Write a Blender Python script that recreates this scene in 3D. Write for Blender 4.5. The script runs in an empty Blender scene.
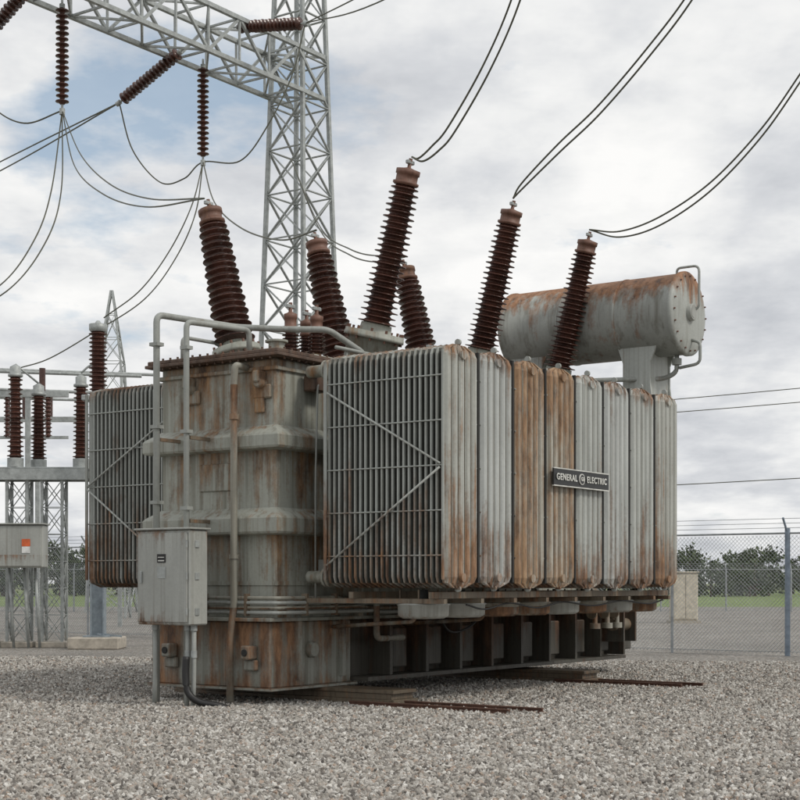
import bpy, math, random
import numpy as np
from mathutils import Vector, Matrix
random.seed(7); rng=np.random.default_rng(7)
S=bpy.context.scene
ANG=math.radians(55); CU,SU=math.cos(ANG),math.sin(ANG)
OX,OY=0.6,20.0
def T(u,v,z=0): return Vector((OX+CU*u-SU*v, OY+SU*u+CU*v, z))

# ---------------------------------------------------------------- node helpers
class NT:
    def __init__(s,mat):
        s.t=mat.node_tree; s.n=s.t.nodes; s.l=s.t.links
    def new(s,ty,**k):
        n=s.n.new(ty)
        for a,b in k.items(): setattr(n,a,b)
        return n
    def link(s,a,b): s.l.new(a,b)
    def noise(s,vec,scale,detail=4,rough=.55):
        n=s.new('ShaderNodeTexNoise'); n.inputs['Scale'].default_value=scale
        n.inputs['Detail'].default_value=detail; n.inputs['Roughness'].default_value=rough
        if vec is not None: s.link(vec,n.inputs['Vector'])
        return n.outputs['Fac']
    def mapping(s,vec,scale,loc=(0,0,0)):
        m=s.new('ShaderNodeMapping'); m.inputs['Scale'].default_value=scale; m.inputs['Location'].default_value=loc
        s.link(vec,m.inputs['Vector']); return m.outputs[0]
    def ramp(s,f,stops):
        r=s.new('ShaderNodeValToRGB'); cr=r.color_ramp
        while len(cr.elements)<len(stops): cr.elements.new(.5)
        for e,(p,c) in zip(cr.elements,stops):
            e.position=p; e.color=(c,c,c,1) if isinstance(c,(int,float)) else (*c,1)
        s.link(f,r.inputs[0]); return r.outputs[0]
    def math(s,op,a,b=None,clamp=False):
        m=s.new('ShaderNodeMath',operation=op,use_clamp=clamp)
        for i,x in enumerate((a,b)):
            if x is None: continue
            if isinstance(x,(int,float)): m.inputs[i].default_value=x
            else: s.link(x,m.inputs[i])
        return m.outputs[0]
    def mix(s,f,a,b):
        m=s.new('ShaderNodeMix',data_type='RGBA')
        for i,x in ((0,f),(6,a),(7,b)):
            if isinstance(x,(int,float)): m.inputs[i].default_value=x
            elif isinstance(x,tuple): m.inputs[i].default_value=(*x,1)
            else: s.link(x,m.inputs[i])
        return m.outputs[2]
def newmat(name):
    m=bpy.data.materials.new(name); m.use_nodes=True
    return m,NT(m),m.node_tree.nodes['Principled BSDF']
def bump(nt,b,h,strength,dist):
    bn=nt.new('ShaderNodeBump'); bn.inputs['Strength'].default_value=strength; bn.inputs['Distance'].default_value=dist
    nt.link(h,bn.inputs['Height']); nt.link(bn.outputs[0],b.inputs['Normal'])

def paint(name,base,rust=.5,bands=(),loc=(0,0,0),rough=.6,dirt=.5,fx=8,top=None,fk=.17,rc=((.055,.032,.022),(.17,.085,.042),(.32,.17,.085))):
    """weathered paint: rust streaks that run down from the given heights"""
    m,t,b=newmat(name)
    co=t.new('ShaderNodeTexCoord').outputs['Object']
    sx=t.new('ShaderNodeSeparateXYZ'); t.link(co,sx.inputs[0]); z=sx.outputs[2]
    fall=None
    for zb,ln in bands:
        if ln>0: a=t.math('SUBTRACT',1.,t.math('DIVIDE',t.math('SUBTRACT',zb,z),ln)); g=t.math('LESS_THAN',z,zb)
        else: a=t.math('SUBTRACT',1.,t.math('DIVIDE',t.math('SUBTRACT',z,zb),-ln)); g=t.math('GREATER_THAN',z,zb)
        a=t.math('MULTIPLY',t.math('MAXIMUM',a,0.),g)
        fall=a if fall is None else t.math('MAXIMUM',fall,a)
    if fall is None:
        fall=t.math('MULTIPLY',z,0.)
    if top is not None:
        fall=t.math('ADD',fall,t.math('MULTIPLY',t.math('SUBTRACT',z,top[0]),top[1],True))
    st=t.noise(t.mapping(co,(fx,fx,.28),loc),1.5,4,.6)
    br=t.noise(t.mapping(co,(1,1,.55),loc),1.25,5,.66)
    fine=t.noise(co,22,3,.7)
    s=t.math('ADD',t.math('ADD',t.math('MULTIPLY',st,.46),t.math('MULTIPLY',br,.54)),t.math('ADD',t.math('MULTIPLY',fall,fk),t.math('MULTIPLY',fine,.09)))
    lo=.745-.24*rust
    mask=t.ramp(s,[(lo-.035,0.),(lo+.03,.5),(lo+.10,.94)])
    col=t.mix(t.ramp(br,[(.35,0.),(.65,1.)]),base,tuple(c*.78 for c in base))
    col=t.mix(t.math('MULTIPLY',t.ramp(fine,[(.42,0.),(.72,1.)]),.22),col,tuple(c*.55 for c in base))
    s2=t.math('ADD',t.noise(t.mapping(co,(fx*1.4,fx*1.4,.22),(4,4,loc[2])),1.3,3,.6),t.math('MULTIPLY',fall,.10))
    col=t.mix(t.math('MULTIPLY',t.ramp(s2,[(.50,0.),(.72,1.)]),dirt),col,(base[0]*.34,base[1]*.30,base[2]*.24))
    r_=t.ramp(t.noise(t.mapping(co,(3,3,.9),loc),2.4,4,.7),[(.32,rc[0]),(.5,rc[1]),(.68,rc[2])])
    col=t.mix(mask,col,r_)
    t.link(col,b.inputs['Base Color'])
    t.link(t.math('ADD',t.math('MULTIPLY',mask,.25),rough-.05,True),b.inputs['Roughness'])
    bump(t,b,t.noise(co,16,2,.7),.3,.008)
    return m
def simple(name,base,rough=.6,metal=0,var=.25,scale=6):
    m,t,b=newmat(name)
    co=t.new('ShaderNodeTexCoord').outputs['Object']
    n=t.noise(co,scale,3,.65)
    t.link(t.mix(t.ramp(n,[(.3,0.),(.7,1.)]),tuple(c*(1-var) for c in base),tuple(min(1,c*(1+var)) for c in base)),b.inputs['Base Color'])
    b.inputs['Roughness'].default_value=rough; b.inputs['Metallic'].default_value=metal
    return m

M={}
TB=((4.98,1.1),(3.66,1.0),(2.44,1.0))
M['tank']=paint('tank_paint',(.39,.40,.35),.575,TB,(3,1,0),dirt=.65,fx=5,fk=.075,rc=((.065,.036,.022),(.19,.10,.045),(.33,.19,.09)))
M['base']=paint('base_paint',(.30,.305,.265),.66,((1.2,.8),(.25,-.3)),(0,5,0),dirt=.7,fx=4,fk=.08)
M['under']=paint('base_shade_paint',(.085,.08,.066),.55,((1.2,.6),),(0,5,0),dirt=.8,fx=5,rc=((.03,.02,.014),(.08,.042,.024),(.15,.08,.045)))  # shadow below the radiators put into the base colour, plus rust
M['lid']=paint('lid_rust',(.13,.085,.06),.85,(),rc=((.04,.025,.018),(.10,.055,.035),(.19,.10,.06)))
RB=((1.66,-1.7),(4.99,.35))
M['rad_clean']=paint('radiator_paint',(.47,.49,.46),.40,RB,(7,0,0),dirt=.45,fx=11)
M['rad_clean2']=paint('radiator_paint_b',(.50,.52,.50),.37,RB,(17,5,0),dirt=.4,fx=11)
M['rad_mid']=paint('radiator_paint_streaked',(.46,.47,.43),.55,RB,(2,8,0),dirt=.5,fx=11,rc=((.09,.05,.028),(.24,.125,.06),(.37,.215,.12)))
M['rad_rust']=paint('radiator_paint_rusty',(.44,.42,.36),.78,((1.66,-1.2),(4.99,2.6)),(4,3,1),dirt=.75,fx=15,fk=.09,rc=((.10,.055,.03),(.27,.155,.08),(.40,.26,.15)))
M['rad_edge']=paint('radiator_fin_edge',(.42,.44,.41),.42,RB,(7,0,3),dirt=.5,fx=5)
M['rad_shade']=simple('radiator_fin_gap_shade',(.085,.088,.078),.75,0,.3,2)  # inner fin faces: shade of the gaps painted into the colour
M['rad_seam']=simple('radiator_seam_grime_shade',(.15,.135,.105),.8,0,.4,5)  # grime in the flute valleys, with their shade painted in to show the ribs
M['cons']=paint('conservator_paint',(.42,.435,.405),.50,((7.66,.7),),(1,2,6),dirt=.6,fx=4,top=(6.75,1.0),rc=((.10,.05,.03),(.26,.125,.06),(.38,.20,.11)))
M['cab']=paint('cabinet_paint',(.42,.43,.40),.12,((2.5,.4),(1.16,-.3)),(9,0,0),rough=.5,dirt=.4)
M['pipe']=paint('pipe_galvanised',(.37,.385,.36),.36,(),(0,2,7),dirt=.5,fx=3)
M['riser']=paint('riser_pipe_paint',(.34,.33,.28),.55,((4.6,1.4),(1.4,.9)),(0,2,7),dirt=.6,fx=4)
M['rustp']=paint('rusty_steel',(.20,.165,.12),.75,(),dirt=.7)
M['steel']=simple('galvanised_steel',(.37,.39,.38),.5,.25)
M['bluesteel']=simple('steel_column_paint',(.24,.28,.31),.55,.1)
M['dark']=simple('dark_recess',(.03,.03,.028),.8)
M['black']=simple('black_rubber',(.015,.015,.015),.5)
M['cable']=simple('conductor_aluminium',(.12,.12,.09),.6,.3)
M['concrete']=simple('concrete',(.42,.38,.32),.9)
M['wood']=simple('rail_rust',(.10,.05,.033),.85,0,.4,9)
M['skid']=paint('skid_steel',(.14,.11,.075),.62,(),dirt=.8)
M['plate']=simple('nameplate_black',(.012,.012,.012),.4)
M['letter']=simple('nameplate_letters',(.62,.62,.58),.5)
M['orange']=simple('label_orange',(.65,.13,.04),.5)
M['white']=simple('label_white',(.7,.7,.68),.5)
M['beige']=simple('cabinet_beige',(.55,.5,.4),.6)
M['fence']=simple('fence_galvanised',(.34,.36,.37),.5,.3)
M['fenceblue']=simple('fence_post_paint',(.22,.27,.33),.5,.1)
def porcelain():
    m,t,b=newmat('brown_porcelain')
    co=t.new('ShaderNodeTexCoord').outputs['Object']
    n=t.noise(co,3,3,.6); n2=t.noise(co,25,3,.6)
    c=t.mix(t.ramp(n,[(.35,0.),(.7,1.)]),(.042,.016,.011),(.105,.040,.027))
    c=t.mix(t.math('MULTIPLY',t.ramp(n2,[(.5,0.),(.75,1.)]),.35),c,(.19,.12,.09))
    t.link(c,b.inputs['Base Color']); b.inputs['Roughness'].default_value=.25
    return m
M['porc']=porcelain()
M['cap']=paint('bushing_cap',(.20,.10,.07),.50,())

# ---------------------------------------------------------------- mesh builder
class MB:
    def __init__(s,off=(0,0,0)): s.v=[];s.f=[];s.m=[];s.sm=[];s.mats=[];s.off=Vector(off)
    def mi(s,k):
        if k not in s.mats: s.mats.append(k)
        return s.mats.index(k)
    def add(s,vs,fs,k,smooth=False):
        o=len(s.v); i=s.mi(k)
        s.v.extend([tuple(Vector(p)-s.off) for p in vs])
        for f in fs: s.f.append(tuple(o+a for a in f)); s.m.append(i); s.sm.append(smooth)
    def box(s,a,b,k,bev=0.0):
        x0,y0,z0=a; x1,y1,z1=b
        if bev<=0:
            vs=[(x,y,z) for x in(x0,x1) for y in(y0,y1) for z in(z0,z1)]
            s.add(vs,[(0,1,3,2),(4,6,7,5),(0,4,5,1),(2,3,7,6),(0,2,6,4),(1,5,7,3)],k); return
        c=bev; vs=[];idx={}
        P=[(x0,x0+c,x1-c,x1),(y0,y0+c,y1-c,y1),(z0,z0+c,z1-c,z1)]
        def vid(i,j,l):
            if (i,j,l) not in idx: idx[(i,j,l)]=len(vs); vs.append((P[0][i],P[1][j],P[2][l]))
            return idx[(i,j,l)]
        fs=[]
        for (e) in (0,3):
            fs.append([vid(e,1,1),vid(e,2,1),vid(e,2,2),vid(e,1,2)])
            fs.append([vid(1,e,1),vid(2,e,1),vid(2,e,2),vid(1,e,2)])
            fs.append([vid(1,1,e),vid(2,1,e),vid(2,2,e),vid(1,2,e)])
        q={0:1,3:2}
        for a_ in (0,3):
            for b_ in (0,3):
                fs.append([vid(a_,q[b_],1),vid(a_,q[b_],2),vid(q[a_],b_,2),vid(q[a_],b_,1)])
                fs.append([vid(a_,1,q[b_]),vid(a_,2,q[b_]),vid(q[a_],2,b_),vid(q[a_],1,b_)])
                fs.append([vid(1,a_,q[b_]),vid(2,a_,q[b_]),vid(2,q[a_],b_),vid(1,q[a_],b_)])
                for c_ in (0,3): fs.append([vid(a_,q[b_],q[c_]),vid(q[a_],b_,q[c_]),vid(q[a_],q[b_],c_)])
        s.add(vs,fs,k)
    def beam(s,p,q,w,k,h=None):
        p=Vector(p);q=Vector(q);d=(q-p)
        if d.length<1e-6: return
        d.normalize(); h=h or w
        up=Vector((0,0,1)) if abs(d.z)<.95 else Vector((1,0,0))
        a=d.cross(up).normalized(); b=a.cross(d).normalized()
        vs=[e+a*(w/2*i)+b*(h/2*j) for e in(p,q) for i,j in((-1,-1),(1,-1),(1,1),(-1,1))]
        s.add(vs,[(0,1,2,3),(7,6,5,4),(0,4,5,1),(1,5,6,2),(2,6,7,3),(3,7,4,0)],k)
    def lathe(s,p0,p1,prof,k,seg=28):
        p0=Vector(p0);d=(Vector(p1)-p0).normalized()
        up=Vector((0,0,1)) if abs(d.z)<.9 else Vector((1,0,0))
        a=d.cross(up).normalized(); b=d.cross(a).normalized()
        vs=[]
        for pr in prof:
            for i in range(seg):
                an=2*math.pi*i/seg
                vs.append(p0+d*pr[0]+(a*math.cos(an)+b*math.sin(an))*pr[1])
        fs=[]
        for j in range(len(prof)-1):
            for i in range(seg):
                i2=(i+1)%seg
                fs.append((j*seg+i,j*seg+i2,(j+1)*seg+i2,(j+1)*seg+i))
        s.add(vs,fs,k,True)
        n=len(prof)-1
        s.add([vs[i] for i in range(seg)],[tuple(range(seg-1,-1,-1))],k)
        s.add([vs[n*seg+i] for i in range(seg)],[tuple(range(seg))],k)
    def cyl(s,p,q,r,k,seg=16,r2=None):
        L=(Vector(q)-Vector(p)).length
        s.lathe(p,q,[(0,r),(L,r if r2 is None else r2)],k,seg)
    def tube(s,pts,r,k,seg=8):
        pts=[Vector(p) for p in pts]; n=len(pts); vs=[]
        for i,p in enumerate(pts):
            d=(pts[min(i+1,n-1)]-pts[max(i-1,0)]).normalized()
            up=Vector((0,0,1)) if abs(d.z)<.97 else Vector((1,0.2,0))
            a=d.cross(up).normalized()
            if i and a.dot(pa)<0: a=-a
            pa=a
            b=d.cross(a).normalized()
            for j in range(seg):
                an=2*math.pi*j/seg; vs.append(p+(a*math.cos(an)+b*math.sin(an))*r)
        fs=[(i*seg+j,i*seg+(j+1)%seg,(i+1)*seg+(j+1)%seg,(i+1)*seg+j) for i in range(n-1) for j in range(seg)]
        fs.append(tuple(range(seg-1,-1,-1))); fs.append(tuple((n-1)*seg+j for j in range(seg)))
        s.add(vs,fs,k,True)
    def obj(s,name,parent=None):
        me=bpy.data.meshes.new(name); me.from_pydata(s.v,[],s.f)
        for k in s.mats: me.materials.append(M[k])
        me.polygons.foreach_set('material_index',s.m); me.polygons.foreach_set('use_smooth',s.sm)
        me.update()
        import bmesh
        bm=bmesh.new(); bm.from_mesh(me); bmesh.ops.recalc_face_normals(bm,faces=bm.faces); bm.to_mesh(me); bm.free()
        o=bpy.data.objects.new(name,me); S.collection.objects.link(o)
        if parent: o.parent=parent
        return o
def spline(pts,n=10):
    pts=[Vector(p) for p in pts]; P=[pts[0]*2-pts[1]]+pts+[pts[-1]*2-pts[-2]]; out=[]
    for i in range(1,len(P)-2):
        a,b,c,d=P[i-1],P[i],P[i+1],P[i+2]
        for j in range(n):
            t=j/n
            out.append(.5*((2*b)+(c-a)*t+(2*a-5*b+4*c-d)*t*t+(3*b-a-3*c+d)*t**3))
    out.append(pts[-1]); return out
def bend(pts,r=.12,n=5):
    pts=[Vector(p) for p in pts]; out=[pts[0]]
    for i in range(1,len(pts)-1):
        a=(pts[i-1]-pts[i]); b=(pts[i+1]-pts[i]); rr=min(r,a.length/2.2,b.length/2.2)
        p=pts[i]+a.normalized()*rr; q=pts[i]+b.normalized()*rr
        for j in range(n+1):
            t=j/n; out.append(p*(1-t)**2+pts[i]*2*t*(1-t)+q*t*t)
    out.append(pts[-1]); return out
def group(name,u,v):
    e=bpy.data.objects.new(name,None); S.collection.objects.link(e)
    e.location=T(u,v,0); e.rotation_euler=(0,0,ANG); e.empty_display_size=.5
    return e,(u,v,0)
def wgroup(name,x,y,rot=0):
    e=bpy.data.objects.new(name,None); S.collection.objects.link(e); e.location=(x,y,0); return e,(x,y,0)

def sheds(L,n,r0,r1,c0,c1):
    pr=[]
    for i in range(n):
        f=i/max(1,n-1); R=r0+(r1-r0)*f; C=c0+(c1-c0)*f; t=L*i/n; h=L/n
        RR=R if i%2==0 else R*.93
        pr+=[(t,C),(t+h*.30,C+(RR-C)*.25),(t+h*.38,RR*.97),(t+h*.48,RR),(t+h*.56,RR*.97),(t+h*.66,C+(RR-C)*.3),(t+h*.95,C)]
    return pr
def insulator(mb,p,q,n,r0,r1,c0,c1,seg=24):
    L=(Vector(q)-Vector(p)).length
    mb.lathe(p,q,sheds(L,n,r0,r1,c0,c1),'porc',seg)

# ================================================================ TRANSFORMER
tr,o0=group('power_transformer',0,0)
t=MB(o0)
U0,U1,V0,V1=-.2,9.7,2.76,5.0
t.box((U0,V0,1.2),(U1,V1,4.98),'tank',.03)
for zc in ((3.66,4.02),(2.44,2.84)):
    a,b=zc; p=.20
    vs=[]
    for z,pp in ((a,.0),(a+.02,p-.02),(a+.05,p),(b-.16,p),(b-.13,p-.02),(b,.005)):
        vs+=[(U0-pp,V0-pp,z),(U1+pp,V0-pp,z),(U1+pp,V1+pp,z),(U0-pp,V1+pp,z)]
    fs=[(j*4+i,j*4+(i+1)%4,(j+1)*4+(i+1)%4,(j+1)*4+i) for j in range(5) for i in range(4)]
    t.add(vs,fs,'tank')
for uu in (1.6,3.4,5.2,7.0,8.8):
    t.box((uu,V0-.14,1.25),(uu+.12,V0-.0,4.97),'tank'); t.box((uu,V1,1.25),(uu+.12,V1+.14,4.97),'tank')
t.box((U0-.02,V0-.02,1.72),(U1+.02,V1+.02,1.78),'tank')
t.box((U0-.04,V0-.04,4.80),(U1+.04,V1+.04,4.86),'tank',.01)
t.box((U0-.05,2.95,4.2),(U0-.002,3.12,4.55),'tank',.01)
t.box((U0-.03,3.6,3.1),(U0-.002,4.2,3.5),'tank',.01)
for vv in (4.35,2.98):
    t.lathe((U0-.16,vv,4.62),(U0,vv,4.62),[(0,.055),(.02,.075),(.16,.075)],'tank',14)
    t.box((U0-.20,vv-.06,4.62),(U0-.003,vv+.06,4.79),'tank',.02)
    t.box((U0-.06,vv-.16,4.4),(U0-.002,vv+.16,4.60),'tank',.02)
t.obj('tank',tr)
t=MB(o0)
t.box((U0-.18,V0-.18,4.983),(U1+.18,V1+.18,5.03),'lid',.008)
t.box((U0-.15,V0-.15,5.033),(U1+.15,V1+.15,5.09),'lid',.01)
for i in range(60):
    uu=U0+.05+i*(U1-U0)/60
    t.cyl((uu,V0-.12,4.95),(uu,V0-.12,5.12),.018,'lid',6)
for i in range(16):
    vv=V0+i*(V1-V0)/15
    t.cyl((U0-.12,vv,4.95),(U0-.12,vv,5.12),.018,'lid',6)
t.box((1.0,3.0,5.09),(1.8,3.5,5.2),'tank',.02)
t.cyl((.35,3.2,5.09),(.35,3.2,5.30),.12,'tank',16)
t.cyl((.35,3.2,5.30),(.35,3.2,5.33),.17,'tank',16)
t.obj('tank_cover',tr)
# ---- base box
t=MB(o0)
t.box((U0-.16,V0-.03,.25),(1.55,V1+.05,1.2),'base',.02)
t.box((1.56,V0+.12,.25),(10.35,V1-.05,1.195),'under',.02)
t.box((U0-.28,V0-.14,1.203),(U1+.12,V1+.14,1.255),'base',.008)
for i in range(9):
    uu=2.2+i*1.0
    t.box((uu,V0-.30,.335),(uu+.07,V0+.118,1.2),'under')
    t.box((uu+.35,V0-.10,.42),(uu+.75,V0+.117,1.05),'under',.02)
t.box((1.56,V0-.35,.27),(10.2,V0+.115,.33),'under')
t.box((U0-.24,V0-.12,.22),(1.6,V1+.12,.255),'base')
for vv in (3.05,4.6):
    t.box((U0-.34,vv-.09,.66),(U0-.163,vv+.09,.86),'base',.02)
    t.box((U0-.24,vv-.12,.50),(U0-.163,vv+.12,.655),'base',.02)
    t.lathe((U0-.36,vv,.76),(U0-.33,vv,.76),[(0,.05),(.03,.05)],'dark',12)
t.lathe((.55,V0-.12,.78),(.55,V0,.78),[(0,.10),(.03,.12),(.12,.12)],'base',16)
t.box((.2,V0-.10,.36),(.28,V0-.032,1.2),'base'); t.box((1.25,V0-.10,.36),(1.33,V0-.032,1.2),'base')
t.box((9.4,V0-.7,.62),(9.46,V0,1.25),'under'); t.box((9.9,V0-.7,.62),(9.96,V0,1.25),'under')
t.cyl((9.3,V0-.5,.95),(10.05,V0-.5,.95),.12,'rustp',14)
for uu in (8.3,8.8,9.2):
    t.cyl((uu,2.1,1.5),(uu,2.1,1.0),.045,'riser',10); t.lathe((uu,2.1,1.0),(uu,2.1,.9),[(0,.1),(.1,.1)],'riser',14)
    t.lathe((uu-.15,2.1,1.2),(uu,2.1,1.2),[(0,.11),(.02,.12),(.04,.03),(.15,.03)],'rustp',14)
t.tube(bend([(8.3,2.1,1.35),(9.3,2.1,1.35),(9.3,2.7,1.35)],.1),.05,'riser',10)
t.obj('base',tr)
t=MB(o0)
for uu in (.70,6.45):
    t.box((uu,1.33,.015),(uu+.62,5.6,.08),'skid',.006); t.box((uu+.02,1.35,.165),(uu+.60,5.6,.217),'skid',.006)
    t.box((uu+.04,1.40,.083),(uu+.58,5.6,.162),'skid')
t.obj('skid_beams',tr)
# ---- radiators
def panel_bank(uu,w,v0,v1,n,z0,z1,front,frontlow=True,vis='rad_edge'):
    t=MB(o0)
    nf=5
    for i in range(n):
        vv=v0+(v1-v0)*(i+.5)/n
        isf=(i<1 if frontlow else i>=n-1)
        spf=8 if isf else 6; N=nf*spf
        amp=.058 if isf else .017
        jit=random.uniform(-.004,.004)
        rings=[]
        for (z,sx,st) in ((z0-.02,.40,.25),(z0+.05,.93,.6),(z0+.13,1,1),(z1-.13,1,1),(z1-.05,.93,.6),(z1+.02,.40,.25)):
            a=[];b=[]
            for j in range(N+1):
                x=j/N; s_=abs(math.sin(math.pi*x*nf))
                th=(.006+amp*(min(1,s_*1.35) if isf else s_**.6))*st
                if j in (0,N): th=.013*st
                X=uu+w/2+(x-.5)*w*sx
                a.append((X,vv+jit-th,z)); b.append((X,vv+jit+min(th,.03),z))
            rings.append(a+b[::-1])
        K=len(rings[0]); vs=[p for r in rings for p in r]
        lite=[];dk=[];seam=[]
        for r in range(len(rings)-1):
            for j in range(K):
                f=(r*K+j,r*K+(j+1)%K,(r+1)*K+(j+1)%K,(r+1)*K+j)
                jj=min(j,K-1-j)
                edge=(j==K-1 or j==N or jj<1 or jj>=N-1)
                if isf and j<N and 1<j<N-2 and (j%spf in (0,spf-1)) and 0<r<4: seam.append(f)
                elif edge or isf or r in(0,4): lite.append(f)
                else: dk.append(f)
        mm=front if isf else vis
        im,idk,ise=t.mi(mm),t.mi('rad_shade'),t.mi('rad_seam')
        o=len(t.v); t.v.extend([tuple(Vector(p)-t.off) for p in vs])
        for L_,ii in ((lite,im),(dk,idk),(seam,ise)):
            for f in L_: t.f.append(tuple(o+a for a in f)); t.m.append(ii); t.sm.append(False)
    for z in (z0+.12,z1-.12):
        t.cyl((uu+w/2,v0-.05,z),(uu+w/2,v1+.02,z),.062,front if frontlow else vis,14)
    for z in np.linspace(z0+.42,z1-.42,5):
        for e in (uu-.004,uu+w+.004):
            t.cyl((e,v0+.01,z),(e,v1-.01,z),.011,vis,6)
    for z in (z1+.06,z0-.03): t.lathe((uu+w/2-.02,v0+.05,z),(uu+w/2+.02,v0+.05,z),[(0,.045),(.04,.045)],vis,12)
    return t
Z0,Z1=1.70,4.97
fr=['rad_mid','rad_clean2','rad_rust','rad_rust','rad_clean','rad_clean2','rad_clean','rad_mid']
for i in range(8):
    uu=.0+i*.93+random.uniform(-.01,.01)
    z1=Z1+random.uniform(-.015,.015); z0=Z0+random.uniform(-.015,.015)
    t=panel_bank(uu,.81,0,2.0,22,z0,z1,fr[i],True,'rad_edge')
    for z in (Z0+.14,z1-.14):
        t.cyl((uu+.4,2.0,z),(uu+.4,2.62,z),.09,'tank',16)
        t.cyl((uu+.4,2.2,z),(uu+.4,2.24,z),.15,'tank',16); t.cyl((uu+.4,2.27,z),(uu+.4,2.31,z),.15,'tank',16)
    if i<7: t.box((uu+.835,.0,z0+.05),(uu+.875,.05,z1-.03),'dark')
    t.obj('radiator_%d'%(i+1),tr)
for i in range(8):
    uu=.7+i*.93
    t=panel_bank(uu,.80,5.55,7.55,22,Z0,Z1,'rad_edge',False)
    for z in (Z0+.14,Z1-.14): t.cyl((uu+.4,5.14,z),(uu+.4,5.56,z),.09,'tank',16)
    t.obj('rear_radiator_%d'%(i+1),tr)
t=MB(o0)
def braces(u,va,vb,flip):
    z=[Z0+.30,3.35,Z1-.55]
    e1,e2=(vb,va) if not flip else (va,vb)
    t.tube([(u,e1,z[2]),(u,e2,z[1])],.016,'rad_clean',6); t.tube([(u-.01,e1,z[0]),(u-.01,e2,z[1]-.05)],.016,'rad_clean',6)
braces(-.045,.05,1.95,False); braces(.65,5.6,7.5,True)
for u,va,vb in ((-.03,0,2),(.67,5.55,7.55)):
    t.box((u-.012,va-.0,Z0+.1),(u+.012,va+.03,Z1-.1),'rad_edge')
    t.box((u-.012,vb-.03,Z0+.1),(u+.012,vb+.02,Z1-.1),'rad_edge')
t.obj('radiator_bracing',tr)
# ---- fans under radiators
t=MB(o0)
t.box((.1,.25,1.54),(7.5,.33,1.63),'rustp'); t.box((.1,1.6,1.54),(7.5,1.68,1.63),'rustp')
for uu in (.2,1.15,2.05,3.0,3.9,4.85,5.75,6.7,7.3): t.box((uu,.15,1.47),(uu+.08,2.75,1.535),'rustp')
for i in range(8):
    uc=.55+i*.95; k='cab' if i in(0,1,4,6) else 'riser'
    t.lathe((uc,.72,1.47),(uc,.72,1.1),[(0,.36),(.015,.385),(.03,.36),(.17,.355),(.21,.29),(.22,.0)],k,28)
    t.cyl((uc,.72,1.47),(uc,.72,1.66),.07,'dark',12)
    for a in range(4): t.cyl((uc+.33*math.cos(a*1.57+.4),.72+.33*math.sin(a*1.57+.4),1.47),(uc+.33*math.cos(a*1.57+.4),.72+.33*math.sin(a*1.57+.4),1.66),.014,'rustp',6)
t.tube(spline([(1.0,.3,1.45),(1.5,.3,1.38),(2.2,.3,1.46),(3.0,.3,1.38),(3.8,.3,1.46),(4.8,.3,1.39),(5.8,.3,1.46),(6.8,.3,1.4),(7.4,.3,1.46)],6),.014,'black',6)
for uu in (1.05,2.9): t.tube(bend([(uu,1.2,1.5),(uu,1.2,1.2),(uu,2.7,1.1)],.1),.03,'riser',8)
t.obj('cooling_fans',tr)
# ---- nameplate
t=MB(o0)
t.box((2.78,-.105,3.20),(4.55,-.075,3.47),'plate',.008)
for a,b in (((2.78,-.11,3.457),(4.55,-.074,3.473)),((2.78,-.11,3.197),(4.55,-.074,3.213))): t.box(a,b,'letter')
t.box((2.95,-.076,3.24),(3.0,-.0,3.43),'dark'); t.box((4.2,-.076,3.24),(4.25,-.0,3.43),'dark')
t.lathe((3.64,-.12,3.335),(3.64,-.10,3.335),[(0,.085),(.02,.085)],'letter',24)
t.lathe((3.64,-.123,3.335),(3.64,-.10,3.335),[(0,.07),(.02,.07)],'plate',24)
t.obj('nameplate',tr)
for nm,x,sz in (('GENERAL',3.16,.135),('ELECTRIC',4.12,.135),('GE',3.64,.08)):
    c=bpy.data.curves.new('nameplate_lettering','FONT'); c.body=nm; c.size=sz; c.align_x='CENTER'; c.align_y='CENTER'; c.extrude=.004; c.offset=.003; c.space_character=1.15
    c.materials.append(M['letter']); o=bpy.data.objects.new('nameplate_lettering',c); S.collection.objects.link(o)
    o.parent=tr; o.location=(x,-.118 if nm!='GE' else -.128,3.335); o.rotation_euler=(math.pi/2,0,0)
# ---- bushings
def bushing(nm,u,v,dv,ztop,z0=5.08,n=22,r0=.31,r1=.24,turr=.42,tl=.75,tw='tank'):
    t=MB(o0); p=Vector((u,v,z0-.1)); q=Vector((u,v+dv,ztop)); d=(q-p).normalized(); L=(q-p).length
    t.lathe(p,q,[(0,turr),(tl-.08,turr*.97),(tl-.08,turr*1.15),(tl-.02,turr*1.15),(tl-.02,turr*1.13),(tl+.03,turr*1.13),(tl+.03,turr*.62),(tl+.16,turr*.58)],tw,28)
    for i in range(12):
        a=2*math.pi*i/12; x=d.cross(Vector((1,0,0))).normalized(); y=d.cross(x).normalized()
        c=p+d*(tl-.12)+(x*math.cos(a)+y*math.sin(a))*turr*1.06
        t.cyl(c,c+d*.2,.022,'cap',6)
    a=p+d*(tl+.14); b=p+d*(L-.34)
    insulator(t,a,b,n,r0,r1,r0*.60,r1*.60,30)
    e=L-.34
    t.lathe(p+d*e,q,[(0,r1*.75),(.02,r1*.86),(.05,r1*.86),(.06,r1*.72),(.16,r1*.72),(.17,r1*.8),(.24,r1*.8),(.26,r1*.4),(.28,.03),(.42,.03)],'cap',24)
    t.box(tuple(q+d*.02-Vector((.09,.03,.03))),tuple(q+d*.02+Vector((.09,.03,.03))),'steel',.01)
    t.obj(nm,tr)
for i,u in enumerate((2.55,5.7,8.5)): bushing('high_voltage_bushing_%d'%(i+1),u,3.2,-.87,8.30,n=24)
for i,u in enumerate((1.0,3.72,6.4)): bushing('low_voltage_bushing_%d'%(i+1),u,4.45,.68,7.75,n=18,r0=.33,r1=.24,turr=.34,tl=.4)
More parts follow.
